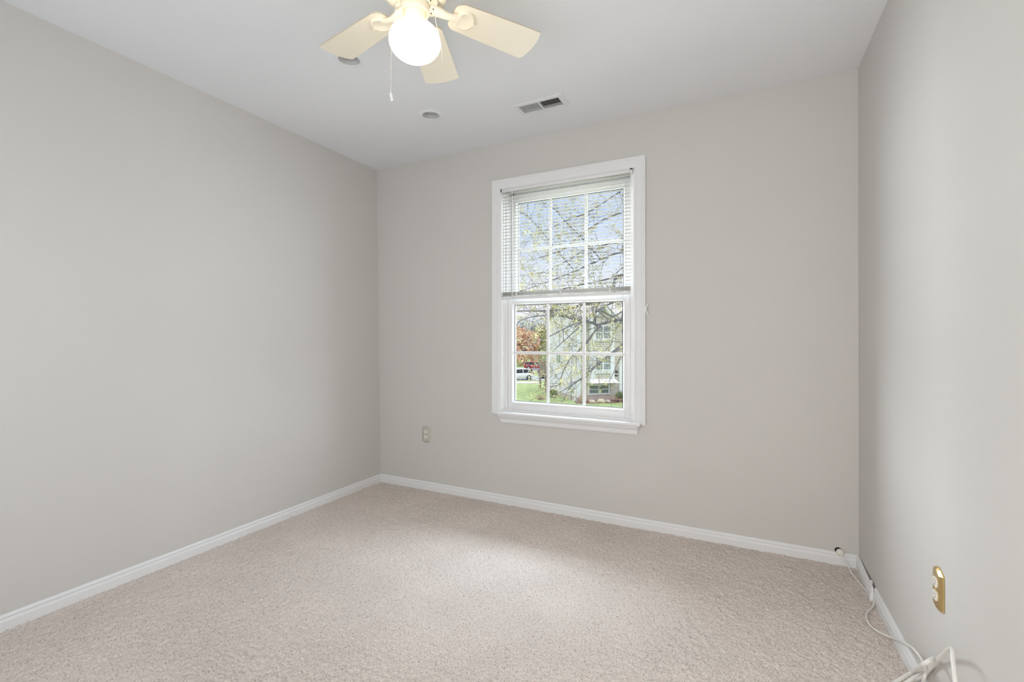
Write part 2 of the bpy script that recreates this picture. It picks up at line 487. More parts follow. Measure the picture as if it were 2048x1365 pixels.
# vinyl master frame : jambs, head and sloping sill with stepped tracks
fr = MB()
for sx, x0 in ((1, OX0), (-1, OX1)):
    def bx(a, b, y0, y1, z0=.606, z1=2.134):
        xa, xb = sorted((x0 + sx * a, x0 + sx * b)); fr.box(xa, xb, y0, y1, z0, z1)
    bx(0, .012, -.004, .158); bx(.012, .0375, .030, .036); bx(.012, .021, .012, .030); bx(.012, .040, .070, .076); bx(.012, .046, .112, .150)
fr.box(OX0, OX1, -.004, .158, 2.122, 2.134).box(OX0 + .012, OX1 - .012, .020, .036, 2.100, 2.122).box(OX0 + .012, OX1 - .012, .112, .150, 2.094, 2.122)
fr.box(OX0, OX1, .0, .158, .600, .622).box(OX0 + .012, OX1 - .012, .018, .034, .622, .634).box(OX0 + .012, OX1 - .012, .112, .175, .615, .650)
fr.build('frame', M_VINYL, win)


def sash(name, x0, x1, z0, z1, gx0, gx1, gz0, gz1, yf, yb, yg, mxs, mz, lift=False):
    s = MB()
    for a, b, c, d in ((x0, gx0, z0, z1), (gx1, x1, z0, z1)):
        s.bbox(a, b, yf, yb, c, d, .0015, 1)
    s.bbox(gx0 - .001, gx1 + .001, yf, yb, z0, gz0, .0015, 1); s.bbox(gx0 - .001, gx1 + .001, yf, yb, gz1, z1, .0015, 1)
    # sloping glazing bead round the pane
    i = .0095
    o_ = [(gx0, gz0), (gx1, gz0), (gx1, gz1), (gx0, gz1)]; n_ = [(gx0 + i, gz0 + i), (gx1 - i, gz0 + i), (gx1 - i, gz1 - i), (gx0 + i, gz1 - i)]
    s.add([(x, yf + .002, z) for x, z in o_] + [(x, yg - .003, z) for x, z in n_], [(k, (k + 1) % 4, 4 + (k + 1) % 4, 4 + k) for k in range(4)])
    s.add([(x, yf + .002, z) for x, z in o_] + [(x, yb, z) for x, z in n_], [(4 + k, 4 + (k + 1) % 4, (k + 1) % 4, k) for k in range(4)])
    o = s.build(name, M_VINYL, win)
    g = MB()
    g.box(gx0 + i - .004, gx0 + i + .0030, yg - .004, yg + .002, gz0 + i - .004, gz1 - i + .004).box(gx1 - i - .003, gx1 - i + .004, yg - .004, yg + .002, gz0 + i - .004, gz1 - i + .004)
    g.box(gx0 + i, gx1 - i, yg - .004, yg + .002, gz1 - i - .0030, gz1 - i + .004).box(gx0 + i, gx1 - i, yg - .004, yg + .002, gz0 + i - .004, gz0 + i + .002)
    g.build('gasket', M_GASKET, o, label='dark gasket round the glass')
    p = MB(); p.add([(gx0 + i - .002, yg, gz0 + i - .002), (gx1 - i + .002, yg, gz0 + i - .002), (gx1 - i + .002, yg, gz1 - i + .002), (gx0 + i - .002, yg, gz1 - i + .002)], [(0, 1, 2, 3)])
    p.build('pane', M_GLASS, o)
    for mxx in mxs:
        MB().bbox(mxx - .0095, mxx + .0095, yg - .010, yg - .001, gz0 + i, gz1 - i, .003, 2).build('muntin', M_VINYL, o)
    MB().bbox(gx0 + i, gx1 - i, yg - .0095, yg - .0015, mz - .0095, mz + .0095, .003, 2).build('muntin', M_VINYL, o)
    if lift:
        MB().bbox(gx0 + .010, gx1 - .026, yf - .009, yf + .004, gz0 - .006, gz0 + .003, .002, 2).build('lift_rail', M_VINYL, o)
    return o


sash('sash', 1.0997, 1.9273, .632, 1.3785, 1.1345, 1.8895, .684, 1.3530, .030, .062, .050, (1.3886, 1.6348), 1.0205, True)
sash('sash', 1.0997, 1.9273, 1.345, 2.100, 1.1385, 1.8820, 1.378, 2.0560, .078, .110, .098, (1.3868, 1.6328), 1.7235)

# exterior reveal of the opening
MB().box(OX0 - .05, OX0 + .004, .158, .20, .56, 2.17).box(OX1 - .004, OX1 + .05, .158, .20, .56, 2.17).box(OX0 - .05, OX1 + .05, .158, .20, 2.13, 2.19).box(OX0 - .05, OX1 + .05, .158, .205, .56, .606).build('exterior_trim', M_VINYL, win)

# ------------------------------------------------------------------ mini blind
bl = thing('window_blind', (1.508, -.002, 1.378), 'white horizontal mini blind lowered over the upper half of the window', 'blind')
hb = MB(); hb.bbox(1.0795, 1.9350, -.0145, .0105, 2.1010, 2.1255, .0015, 1)
hb.build('headrail', M_TRIM, bl)
for x0, x1 in ((1.0700, 1.0790), (1.9355, 1.9490)):
    MB().box(x0, x1, -.010, .0125, 2.0965, 2.1215).build('mounting_bracket', M_VENT, bl)
MB().box(1.0685, 1.0720, -.0165, -.004, 2.1050, 2.1250).build('bracket_gap_shade', M_BLACK, bl, label='black block painting the shade in the gap beside the headrail bracket')  # solid block, the gap's shade is its colour
MB().box(1.9370, 1.9500, -.0165, -.006, 2.1205, 2.1255).build('bracket_gap_shade', M_BLACK, bl, label='black block painting the shade in the gap beside the headrail bracket')
sl = MB(); zz = 2.0915; SX0, SX1 = 1.0775, 1.9365


def slat(mb, z, tilt, c=.0125, crown=.0020):
    rings = []
    for s in (-1, -.5, 0, .5, 1):
        y = -.002 + s * c; rings.append((y, z + crown * (1 - s * s) + s * c * math.sin(tilt)))
    up = [(y, h + .0004) for y, h in rings]; dn = [(y, h - .0004) for y, h in rings][::-1]
    pr = up + dn
    mb.loft([[(SX0, y, h) for y, h in pr], [(SX1, y, h) for y, h in pr]], True, False)


while zz > 1.435:
    slat(sl, zz, .05 + random.uniform(-.02, .02)); zz -= .02165
zz = 1.4265
while zz > 1.400:
    slat(sl, zz, 0.0 + random.uniform(-.04, .04)); zz -= .0042
sl.build('slats', M_SLAT, bl)
MB().bbox(SX0, SX1, -.0145, .0105, 1.3785, 1.3965, .003, 2).build('bottom_rail', M_TRIM, bl)
wd_ = MB(); wd_.tube([(1.1585, -.0205, 2.100), (1.1590, -.0205, 1.395)], .0032, 6); wd_.ball((1.1590, -.0205, 1.392), .0045, 8, 6)
wd_.build('tilt_wand', M_CORD, bl)
for x in (1.1880, 1.5000, 1.8150):
    lc = MB()
    for y in (-.0150, .0110):
        lc.tube([(x, y, 2.101), (x, y, 1.379)], .0009, 5)
    lc.box(x - .006, x + .006, -.0160, -.0146, 1.380, 1.4200)
    lc.build('ladder_cord', M_CORD, bl)

# horn cleat on the right side of the casing
cl_ = MB(); cx_ = 2.0275
cl_.tube(smooth_path([(2.0430, -.018, 1.3255), (2.0345, -.017, 1.3110), (2.0285, -.0165, 1.2980), (2.0280, -.0165, 1.2800), (2.0345, -.017, 1.2660), (2.0440, -.018, 1.2520)], 4), [.003] + [.0042] * 3 + [.005] * 14 + [.0042] * 2 + [.003], 8)
cl_.box(2.0200, 2.0300, -.020, -.010, 1.2780, 1.3000)
tag(cl_.build('cord_cleat', M_TRIM), 'small white cord cleat fixed to the right edge of the window casing', 'cord cleat')

# ------------------------------------------------------------------ ceiling fan
HX, HY, HZ = 1.5280, -1.5030, 2.289
fan = thing('ceiling_fan', (HX, HY, RH), 'cream six blade ceiling fan with a lit white globe', 'ceiling fan')
MB().lathe([(.001, RH), (.082, RH), (.085, RH - .012), (.092, RH - .020), (.118, RH - .030), (.124, RH - .050), (.122, RH - .095), (.114, RH - .120), (.108, RH - .131), (.105, RH - .136), (.092, RH - .138), (.001, RH - .138)], HX, HY, 56).build('motor_housing', M_CREAM, fan)
fl = MB()
fl.lathe([(.001, 2.301), (.074, 2.301), (.078, 2.297), (.078, 2.289), (.074, 2.285), (.001, 2.285)], HX, HY, 48)
for k in range(6):
    a = math.radians(29 + 60 * k); fl.ball((HX + .090 * math.cos(a), HY + .090 * math.sin(a), 2.302), .017, 14, 8, (1, 1, .55))
fl.build('flywheel', M_CREAM, fan)
MB().lathe([(.001, 2.286), (.0450, 2.286), (.0470, 2.280), (.0478, 2.262), (.0478, 2.246), (.0468, 2.2430), (.0446, 2.2425), (.0430, 2.2450), (.0420, 2.262), (.001, 2.264)], HX, HY, 48).build('light_fitter', M_CREAM, fan)
MB().lathe([(.0365, 2.263), (.0365, 2.207), (.034, 2.203), (.028, 2.202)], HX, HY, 40).build('globe_collar', M_CREAM, fan)
gp = []
for j in range(25):
    a = math.radians(66) - math.radians(156) * j / 24
    gp.append((max(.0885 * math.cos(a), .0005), 2.1475 + .0655 * math.sin(a)))
MB().lathe(gp, HX, HY, 56).build('globe_shade', M_GLOBE, fan, label='glowing white glass globe')

half = [(.139, .0), (.139, .036), (.143, .046), (.152, .055), (.165, .0615), (.25, .0665), (.36, .0715), (.468, .0758), (.4740, .0752), (.478, .0720), (.484, .056), (.4885, .038), (.4910, .019), (.4915, 0)]
OUTL = half + [(u, -v) for u, v in half[-2:0:-1]]
ANG = [58.3, 113.9, 169.6, 229.0, 289.0, 357.5]
DROOP = [0, 1.6, .8, 0, 0, 0]
ROOTS = []
for k, ad in enumerate(ANG):
    mtx = Matrix.Translation((HX, HY, HZ)) @ Matrix.Rotation(math.radians(ad), 4, 'Z') @ Matrix.Rotation(math.radians(DROOP[k]), 4, 'Y') @ Matrix.Rotation(math.radians(-8.1), 4, 'X')
    b = MB(mtx); n = len(OUTL)
    b.add([(u, v, .0055) for u, v in OUTL], [tuple(range(n))])
    b.add([(u, v, 0) for u, v in OUTL], [tuple(range(n))[::-1]])
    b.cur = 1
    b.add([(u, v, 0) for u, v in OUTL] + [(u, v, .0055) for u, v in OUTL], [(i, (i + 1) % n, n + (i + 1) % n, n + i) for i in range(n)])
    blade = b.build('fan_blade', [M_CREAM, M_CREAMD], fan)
    ib = MB(mtx)
    # arm reaching from the flywheel to the round medallion under the blade root
    rg = []
    for u, w, z0, z1 in ((.050, .020, -.014, .002), (.085, .019, -.016, -.003), (.112, .015, -.018, -.006), (.135, .014, -.015, -.005), (.152, .018, -.012, -.003), (.168, .022, -.009, -.001)):
        rg.append([(u, -w, z0 + .003), (u, -w * .6, z0), (u, w * .6, z0), (u, w, z0 + .003), (u, w, z1), (u, -w, z1)])
    ib.loft(rg, True, True)
    # medallion dish : raised rim, open at the outer side
    mu = .189
    ib.m = mtx @ Matrix.Translation((mu, 0, 0)) @ Matrix.Diagonal((1, 1.12, 1, 1))
    ib.lathe([(.0365, .0), (.0370, -.005), (.0345, -.0095), (.0300, -.0085), (.0270, -.0055), (.001, -.0050)], 0, 0, 36)
    ib.m = mtx
    ib.box(mu + .026, mu + .041, -.006, .006, -.0102, -.0035)
    iron = ib.build('blade_iron', M_CREAM, fan)
    sc = MB(mtx)
    for u, v in ((.062, .010), (.062, -.010)):
        sc.ball((u, v, -.0155), .0026, 8, 6)
    sc.build('screw', M_DARK, iron)

f2 = Vector((math.sin(YAW), math.cos(YAW), 0)); r2 = Vector((math.cos(YAW), -math.sin(YAW), 0))


def at(u, v, D):
    """room point at depth D in front of the lens that the photograph shows at (u, v)"""
    z = CAM.z + (672.84 - v) / FPX * D
    p = CAM + f2 * D + r2 * ((u - 1024) / FPX * D); p.z = z
    return p


def chain(path, bead=.0019, gap=.0044):
    mb = MB(); pts = smooth_path(path, 30); acc = 0; last = None
    for p in pts:
        if last is not None:
            acc += (p - last).length
        if last is None or acc >= gap:
            mb.ball(p, bead, 6, 4); acc = 0
        last = p
    mb.tube([pts[i] for i in range(0, len(pts), 6)] + [pts[-1]], .0006, 4)
    return mb


c1 = chain([(HX - .045, HY - .045, 2.275), at(790, 20, 1.535), at(783, 70, 1.530), at(781.8, 120, 1.530), at(781.4, 184, 1.530)])
c1o = c1.build('pull_chain', M_CHAIN, fan)
pf = MB(); pf.tube([at(780.8, 184, 1.53), at(781.6, 187, 1.53), at(784.4, 200, 1.53)], [.0036, .0050, .0046], 10)
pf.build('chain_fob', M_TRIM, c1o, label='small white pull tube')
chain([(HX + .040, HY - .035, 2.275), at(866, 10, 1.585), at(871.5, 40, 1.575), at(879.5, 72, 1.570), at(883.6, 96, 1.57), at(883.6, 119, 1.57)], .0014, .0032).build('pull_chain', M_CHAIN, fan)

# ------------------------------------------------------------------ recessed lights, vent
for (cx, cy), lab in zip(CANS, ('white recessed ceiling light between the fan globe and the vent', 'white recessed ceiling light half hidden behind the left fan blade')):
    t = thing('recessed_light', (cx, cy, RH), lab, 'recessed light', 'recessed ceiling lights')
    MB().lathe([(.050, RH + .004), (.0485, RH - .0045), (.0515, RH - .0060), (.0600, RH - .0050), (.0655, RH - .0025), (.0670, RH - .0002)], cx, cy, 48).build('trim_ring', M_TRIM, t)
    MB().lathe([(.0495, RH - .002), (.0480, RH + .012), (.0470, RH + .020), (.0475, RH + .022), (.0455, RH + .045), (.0430, RH + .075), (.001, RH + .078)], cx, cy, 48).build('baffle', M_CAN, t)
    lb = MB(); lb.lathe([(.0425, RH + .040), (.040, RH + .030), (.030, RH + .024), (.001, RH + .022)], cx, cy, 40)
    lb.build('lamp_lens', M_CAN, t)

VX0, VX1, VY0, VY1 = VENT
vt = thing('ceiling_vent', ((VX0 + VX1) / 2, (VY0 + VY1) / 2, RH), 'white rectangular ceiling vent with two banks of narrow louvers', 'vent')
vf = MB(); ix0, ix1, iy0, iy1 = VX0 + .024, VX1 - .030, VY0 + .026, VY1 - .024
oo = [(VX0, VY0), (VX1, VY0), (VX1, VY1), (VX0, VY1)]; mm = [(VX0 + .008, VY0 + .008), (VX1 - .008, VY0 + .008), (VX1 - .008, VY1 - .008), (VX0 + .008, VY1 - .008)]; ii = [(ix0, iy0), (ix1, iy0), (ix1, iy1), (ix0, iy1)]
vf.loft([[(x, y, RH) for x, y in oo], [(x, y, RH - .003) for x, y in oo], [(x, y, RH - .0075) for x, y in mm], [(x, y, RH - .0070) for x, y in ii], [(x, y, RH + .012) for x, y in ii]], False, False)
xm = (ix0 + ix1) / 2
vf.box(xm - .0035, xm + .0035, iy0, iy1, RH - .0070, RH + .006)
vf.build('frame', M_VENT, vt)
for sgn, a, b in ((1, ix0, xm - .0035), (-1, xm + .0035, ix1)):
    lv = MB(); n = 14
    for k in range(n):
        x = a + (k + .5) * (b - a) / n; dx = .0006 if sgn > 0 else -.0020
        lv.add([(x - dx - .0005, iy0, RH - .006), (x - dx + .0005, iy0, RH - .006), (x + dx + .0005, iy0, RH - .0005), (x + dx - .0005, iy0, RH - .0005),
                (x - dx - .0005, iy1, RH - .006), (x - dx + .0005, iy1, RH - .006), (x + dx + .0005, iy1, RH - .0005), (x + dx - .0005, iy1, RH - .0005)],
               [(0, 1, 2, 3), (7, 6, 5, 4), (0, 4, 5, 1), (1, 5, 6, 2), (2, 6, 7, 3), (3, 7, 4, 0)])
    lv.build('louver_bank', M_VENT, vt)
dk = MB()
dk.add([(ix0 - .001, iy0 - .001, RH + .005), (ix1 + .001, iy0 - .001, RH + .005), (ix1 + .001, iy1 + .001, RH + .005), (ix0 - .001, iy1 + .001, RH + .005), (ix0 - .001, iy0 - .001, RH + .16), (ix1 + .001, iy0 - .001, RH + .16), (ix1 + .001, iy1 + .001, RH + .16), (ix0 - .001, iy1 + .001, RH + .16)],
       [(4, 5, 6, 7), (0, 1, 5, 4), (1, 2, 6, 5), (2, 3, 7, 6), (3, 0, 4, 7)])
dk.build('duct', M_DUCT, vt, label='dark duct above the louvers')


# ------------------------------------------------------------------ outlets
def outlet(mtx, loc, plate_m, label):
    t = thing('wall_outlet', loc, label, 'outlet', 'wall outlets')

    def oc(w, h, p):     # long plate whose top and bottom bow out to a soft point
        r = [(-w, -h), (-w, h), (-w * .72, h + p * .40), (-w * .38, h + p * .78), (0, h + p), (w * .38, h + p * .78), (w * .72, h + p * .40), (w, h), (w, -h), (w * .72, -h - p * .40), (w * .38, -h - p * .78), (0, -h - p), (-w * .38, -h - p * .78), (-w * .72, -h - p * .40)]
        return r
    b = MB(mtx)
    rings = [oc(.0372, .0495, .0140), oc(.0372, .0495, .0140), oc(.0352, .0485, .0132), oc(.0245, .0450, .0095), oc(.0225, .0440, .0088)]
    hs = [0, .0028, .0045, .0088, .0095]
    b.loft([[(x, z, h) for x, z in r] for r, h in zip(rings, hs)], True, False)
    b.build('cover_plate', plate_m, t)
    for s in (1, -1):
        f = MB(mtx); zc = .0195 * s; pts = []
        for i in range(28):
            a = 2 * PI * i / 28; pts.append((.0168 * math.cos(a), zc + max(-.0136, min(.0136, .0168 * math.sin(a)))))
        f.prism(pts, .004, .0116)
        fo = f.build('receptacle', M_RECEP, t)
        g = MB(mtx)
        g.box(-.0072, -.0052, zc - .001, zc + .0075, .0114, .0119).box(.0050, .0068, zc, zc + .0068, .0114, .0119)
        g.prism([(.0026 * math.cos(2 * PI * i / 12), zc - .0068 + .0026 * math.sin(2 * PI * i / 12)) for i in range(12)], .0114, .0119)
        g.build('slot', M_DARK, fo)
    MB(mtx).ball((0, 0, .0098), .0030, 10, 6, (1, 1, .5)).build('screw', M_DARK if plate_m is M_BRASS_REFL else M_BRASS, t)


# plate frame : local x across, y up, z out of the wall
outlet(Matrix.Translation((.4410, 0, .4085)) @ Matrix(((1, 0, 0, 0), (0, 0, -1, 0), (0, 1, 0, 0), (0, 0, 0, 1))), (.4410, 0, .4085), M_BRASS_REFL, 'brass outlet plate painted in its grey reflection on the window wall near the left corner')
oy = -1.0225
outlet(Matrix.Translation((rx(oy), oy, .3935)) @ Matrix(((0, 0, -1, 0), (-1, 0, 0, 0), (0, 1, 0, 0), (0, 0, 0, 1))), (rx(oy), oy, .3935), M_BRASS, 'shiny brass outlet plate on the right wall')


# ------------------------------------------------------------------ cables by the right wall
def fl_(u, v, z=.006):
    D = (CAM.z - z) * FPX / (v - 672.84)
    return at(u, v, D)


def wl_(u, v, off=.012):
    """point a little off the right wall"""
    d = f2 + r2 * ((u - 1024) / FPX) + Vector((0, 0, (672.84 - v) / FPX))
    t = (RW - off + AR * CAM.y - CAM.x) / (d.x - AR * d.y)
    return CAM + d * t


thin = MB()
tp = [(2.9600, -.020, .0610), (2.9690, -.035, .052), fl_(1697, 1133, .018), fl_(1703, 1145, .010), fl_(1720, 1166), fl_(1735, 1184), fl_(1745, 1200), fl_(1746, 1207), fl_(1742, 1214), fl_(1734, 1222), fl_(1731, 1232), fl_(1737, 1246), fl_(1752, 1259),
      fl_(1772, 1269, .012), fl_(1786, 1274, .030), wl_(1804, 1281, .028), wl_(1822, 1292, .026), wl_(1838, 1310, .020), wl_(1847, 1328, .021), wl_(1850, 1342, .026), wl_(1847, 1354, .032), fl_(1838, 1372, .050), fl_(1822, 1400, .03), fl_(1800, 1440, .006)]
thin.tube(smooth_path(tp, 6), .0036, 8)
tco = thin.build('thin_cable', M_CABLE)
tag(tco, 'thin white cable running from the back corner along the right baseboard', 'cable')
cn = MB()
dd = Vector((.010, -.030, .004)).normalized()
base = Vector((2.9600, -.004, .0635))
cn.tube([base, base + dd * .010, base + dd * .016, base + dd * .022], [.0150, .0168, .0150, .0080], 16)
cn.build('connector', M_RECEP, tco, label='round ivory connector where the cable enters the wall')
MB().lathe([(.001, 0), (.0150, 0)], 0, 0, 20).build('cable_hole_shade', M_BLACK, wall_back, label='black disc painting the shade of the hole behind the cable connector')  # flat disc on the wall, shade of the hole as black colour
ho = bpy.data.objects['cable_hole_shade']
ho.rotation_euler = (PI / 2, 0, 0); ho.location = (2.9560, -.0006, .0690)

thk = MB()
k1 = [fl_(1745, 1392, .008), fl_(1783, 1366, .012), fl_(1806, 1352, .022), fl_(1826, 1340, .045), wl_(1843, 1328, .045), wl_(1854, 1321, .040), wl_(1863, 1316, .026), wl_(1866, 1315, .010)]
thk.tube(smooth_path(k1, 6), .0058, 8)
k2 = [fl_(1750, 1400, .008), fl_(1795, 1372, .012), fl_(1822, 1356, .030), wl_(1846, 1341, .010), wl_(1860, 1329, .010), wl_(1876, 1315, .014), wl_(1888, 1303, .020), wl_(1897, 1295, .030), wl_(1901.5, 1294.5, .036), wl_(1903.5, 1300, .042), wl_(1904.5, 1318, .048), wl_(1907, 1340, .052), wl_(1909.5, 1368, .056), wl_(1912, 1420, .058), wl_(1912, 1500, .05)]
thk.tube(smooth_path(k2, 6), .0050, 8)
k3 = [fl_(1770, 1392, .006), fl_(1800, 1372, .008), fl_(1825, 1359, .020), wl_(1842, 1352, .016), wl_(1854, 1340, .012), wl_(1866, 1327, .009), wl_(1876, 1317, .010)]
thk.tube(smooth_path(k3, 6), .0045, 8)
tag(thk.build('thick_cable', M_CABLE), 'thick white doubled cable looping up the right wall near the camera', 'cable')

# small white staple clip and dark gap on the loose baseboard
cp = MB(); yb_ = -.282
cp.ball((RW - .006, yb_, .0660), .0055, 10, 6, (1, 1.2, .8)); cp.box(RW - .012, RW - .002, yb_ - .006, yb_ + .003, .050, .066)
tag(cp.build('cable_clip', M_CABLE), 'small white clip on top of the right baseboard near the corner', 'clip')


# ------------------------------------------------------------------ outdoors (seen through the window)
GZ = -5.28                                   # the yard lies well below this upper floor room


def gd(v):
    """depth at which the yard shows at image row v"""
    return (CAM.z - GZ) * FPX / (v - 672.84)


def od(X, D, z=0.0):
    p = CAM + f2 * D + r2 * X; p.z = z
    return p


def strip(pts, z):
    return [Vector((p.x, p.y, z)) for p in pts]


def ground(name, quads, z, m, lab, cat):
    b = MB()
    for q in quads:
        t = [(p.x, p.y, z) for p in q]; u = [(p.x, p.y, z - .12) for p in q]; n = len(q)
        b.add(t + u, [tuple(range(n)), tuple(range(2 * n - 1, n - 1, -1))] + [(i, n + i, n + (i + 1) % n, (i + 1) % n) for i in range(n)])
    o = b.build(name, m, kind='structure'); o['label'] = lab; o['category'] = cat
    return o


ground('lawn', [[od(-160, 3), od(160, 3), od(160, 260), od(-160, 260)]], GZ, X_LAWN, 'green mown lawn below the window', 'lawn')
ground('sidewalk', [[od(-30, 62.0), od(4.05, 64.6), od(4.05, 67.0), od(-30, 64.4)]], GZ + .06, X_WALK, 'pale concrete walk across the lawn', 'sidewalk')
ground('street', [[od(-60, 68.5), od(30, 69.3), od(30, 76), od(-60, 75)]], GZ + .05, X_ROAD, 'grey asphalt street with parked cars', 'street')
ground('street', [[od(-60, 88), od(40, 89), od(40, 97), od(-60, 96)]], GZ + .05, X_ROAD, 'grey asphalt strip under the red car', 'street')

# ---- neighbouring house : local axes a (along the front, to the right), b (to the back)
HF = od(6.58, 46.0, GZ)
HA = (r2 * .9677 + f2 * .2520).normalized(); HB = (f2 * .9677 - r2 * .2520).normalized()
HM = Matrix(((HA.x, HB.x, 0, HF.x), (HA.y, HB.y, 0, HF.y), (0, 0, 1, GZ), (0, 0, 0, 1)))
house = thing('neighbor_house', tuple(HF), 'three storey house with white siding on the side and beige siding on the front', 'house')
WH, WD, WW = 8.45, 8.9, 8.0


def lap(b, kind, z0, z1, u0, u1, fix, pitch=.20, top=None):
    """clapboard courses, each tilted so that its lower edge stands out"""
    z = z0
    while z < z1 - 1e-4:
        zt = min(z + pitch, z1)
        a0, a1 = u0, u1; b0, b1 = u0, u1
        if top:
            a0, a1 = top(z); b0, b1 = top(zt)
        if kind == 'side':    # plane a = fix facing -a
            b.add([(fix - .045, a0, z), (fix - .045, a1, z), (fix, b1, zt), (fix, b0, zt), (fix, a0, z), (fix, a1, z)], [(0, 3, 2, 1), (0, 1, 5, 4)])
        else:                 # plane b = fix facing -b
            b.add([(a0, fix - .045, z), (a1, fix - .045, z), (b1, fix, zt), (b0, fix, zt), (a0, fix, z), (a1, fix, z)], [(0, 1, 2, 3), (0, 4, 5, 1)])
        z = zt


b = MB(HM); lap(b, 'side', .45, WH, 0, WD, 0)
lap(b, 'side', WH, WH + 2.6, 0, WD, 0, top=lambda z: ((z - WH) / 2.6 * WD / 2, WD - (z - WH) / 2.6 * WD / 2))
b.box(.02, .2, 0.05, WD, -.2, WH).box(.02, WW, WD - .2, WD, -.2, WH)
b.build('side_wall', X_SIDING, house)
b = MB(HM); lap(b, 'front', .62, WH, 0, WW, 0); b.box(.05, WW, .02, .2, -.2, WH)
b.build('front_wall', X_BEIGE, house)
b = MB(HM); b.box(-.06, WW, -.03, .1, -.3, .62).box(-.03, .1, -.03, WD, -.3, .45)
b.build('foundation', X_FOUND, house)
b = MB(HM)
b.add([(-.35, -.45, WH - .2), (WW + .3, -.45, WH - .2), (WW + .3, WD / 2, WH + 2.75), (-.35, WD / 2, WH + 2.75), (-.35, WD + .45, WH - .2), (WW + .3, WD + .45, WH - .2),
       (-.35, -.45, WH - .02), (WW + .3, -.45, WH - .02), (WW + .3, WD / 2, WH + 2.93), (-.35, WD / 2, WH + 2.93), (-.35, WD + .45, WH - .02), (WW + .3, WD + .45, WH - .02)],
      [(0, 3, 2, 1), (3, 4, 5, 2), (6, 7, 8, 9), (9, 8, 11, 10), (0, 1, 7, 6), (4, 10, 11, 5), (0, 6, 9, 3), (3, 9, 10, 4), (1, 2, 8, 7), (2, 5, 11, 8)])
b.build('roof', X_ROOF, house)
MB(HM).box(-.10, .20, -.08, .12, .45, WH).build('corner_board', X_WHITE, house)
MB(HM).box(-.10, .10, WD - .15, WD + .05, .45, WH).build('corner_board', X_WHITE, house)
b = MB(HM); b.tube([(-.16, .42, .2), (-.16, .42, WH - .1)], .06, 8); b.tube([(-.16, .42, .2), (-.5, .30, .05)], .06, 8)
b.build('downspout', X_WHITE, house)


def hwin(a0, a1, z0, z1, bf, panes=2, trim=.13, cols=3, grid=True, horiz=1):
    t = MB(HM)
    t.box(a0, a0 + trim, bf - .10, bf + .02, z0, z1).box(a1 - trim, a1, bf - .10, bf + .02, z0, z1).box(a0, a1, bf - .10, bf + .02, z1 - trim, z1).box(a0, a1, bf - .12, bf + .02, z0, z0 + trim)
    w = (a1 - a0 - 2 * trim) / panes
    for k in range(1, panes):
        t.box(a0 + trim + k * w - .07, a0 + trim + k * w + .07, bf - .09, bf + .02, z0, z1)
    for k in range(panes):
        x0 = a0 + trim + k * w; zm = (z0 + z1) / 2
        t.box(x0, x0 + w, bf - .06, bf + .01, zm - .035, zm + .035)
        if grid:
            for c in range(1, cols):
                t.box(x0 + c * w / cols - .012, x0 + c * w / cols + .012, bf - .05, bf, z0, z1)
            for c in (.25, .75):
                zz_ = z0 + (z1 - z0) * c; t.box(x0, x0 + w, bf - .05, bf, zz_ - .012, zz_ + .012)
    o = t.build('window', X_WHITE, house)
    MB(HM).box(a0 + trim * .5, a1 - trim * .5, bf - .03, bf + .015, z0 + trim * .5, z1 - trim * .5).build('pane', X_PANE, o)
    return o


def hz_(v, D=45.6):
    return CAM.z - GZ - (v - 672.84) / FPX * D


# two storey box bay with a gable, its white flared skirt, the windows
BA0, BA1, BB = 1.12, 3.52, -.62
b = MB(HM); b.box(BA0, BA1, BB + .05, .05, hz_(757), hz_(631)); lap(b, 'front', hz_(756), hz_(629), BA0, BA1, BB + .05)
gk = hz_(611); gb = hz_(630)
lap(b, 'front', gb, gk, BA0, BA1, BB + .05, top=lambda z: (BA0 + (z - gb) / (gk - gb) * (BA1 - BA0) / 2, BA1 - (z - gb) / (gk - gb) * (BA1 - BA0) / 2))
b.build('bay', X_BEIGE, house)
b = MB(HM)
for x in (BA0, BA1 - .32):
    b.box(x - .04, x + .36, BB - .06, BB + .5, hz_(757), hz_(630))
for v0, v1 in ((681, 676.5), (706, 701.5), (745.5, 740), (648, 643)):
    b.box(BA0, BA1, BB - .08, BB + .1, hz_(v0), hz_(v1))
am = (BA0 + BA1) / 2
for s in (-1, 1):
    e0 = (am + s * (am - BA0 + .42), gb - .38); e1 = (am, gk + .22)
    b.add([(e0[0], BB - .35, e0[1]), (e1[0], BB - .35, e1[1]), (e1[0], BB - .35, e1[1] - .36), (e0[0], BB - .35, e0[1] - .34), (e0[0], BB + .1, e0[1]), (e1[0], BB + .1, e1[1]), (e1[0], BB + .1, e1[1] - .36), (e0[0], BB + .1, e0[1] - .34)],
          [(0, 1, 2, 3), (7, 6, 5, 4), (0, 4, 5, 1), (3, 2, 6, 7), (0, 3, 7, 4), (1, 5, 6, 2)])
b.build('bay_trim', X_WHITE, house)
b = MB(HM)
for s in (-1, 1):
    p0 = (am, gk + .26); p1 = (am + s * (am - BA0 + .50), gb - .40)
    b.add([(p0[0], BB - .4, p0[1]), (p1[0], BB - .4, p1[1]), (p1[0], 2.5, p1[1]), (p0[0], 2.5, p0[1]), (p0[0], BB - .4, p0[1] + .08), (p1[0], BB - .4, p1[1] + .08), (p1[0], 2.5, p1[1] + .08), (p0[0], 2.5, p0[1] + .08)],
          [(0, 1, 2, 3), (7, 6, 5, 4), (0, 4, 5, 1), (1, 5, 6, 2), (3, 2, 6, 7)])
b.build('bay_roof', X_ROOF, house)
sk0, sk1 = hz_(764.5), hz_(756.5)
b = MB(HM)
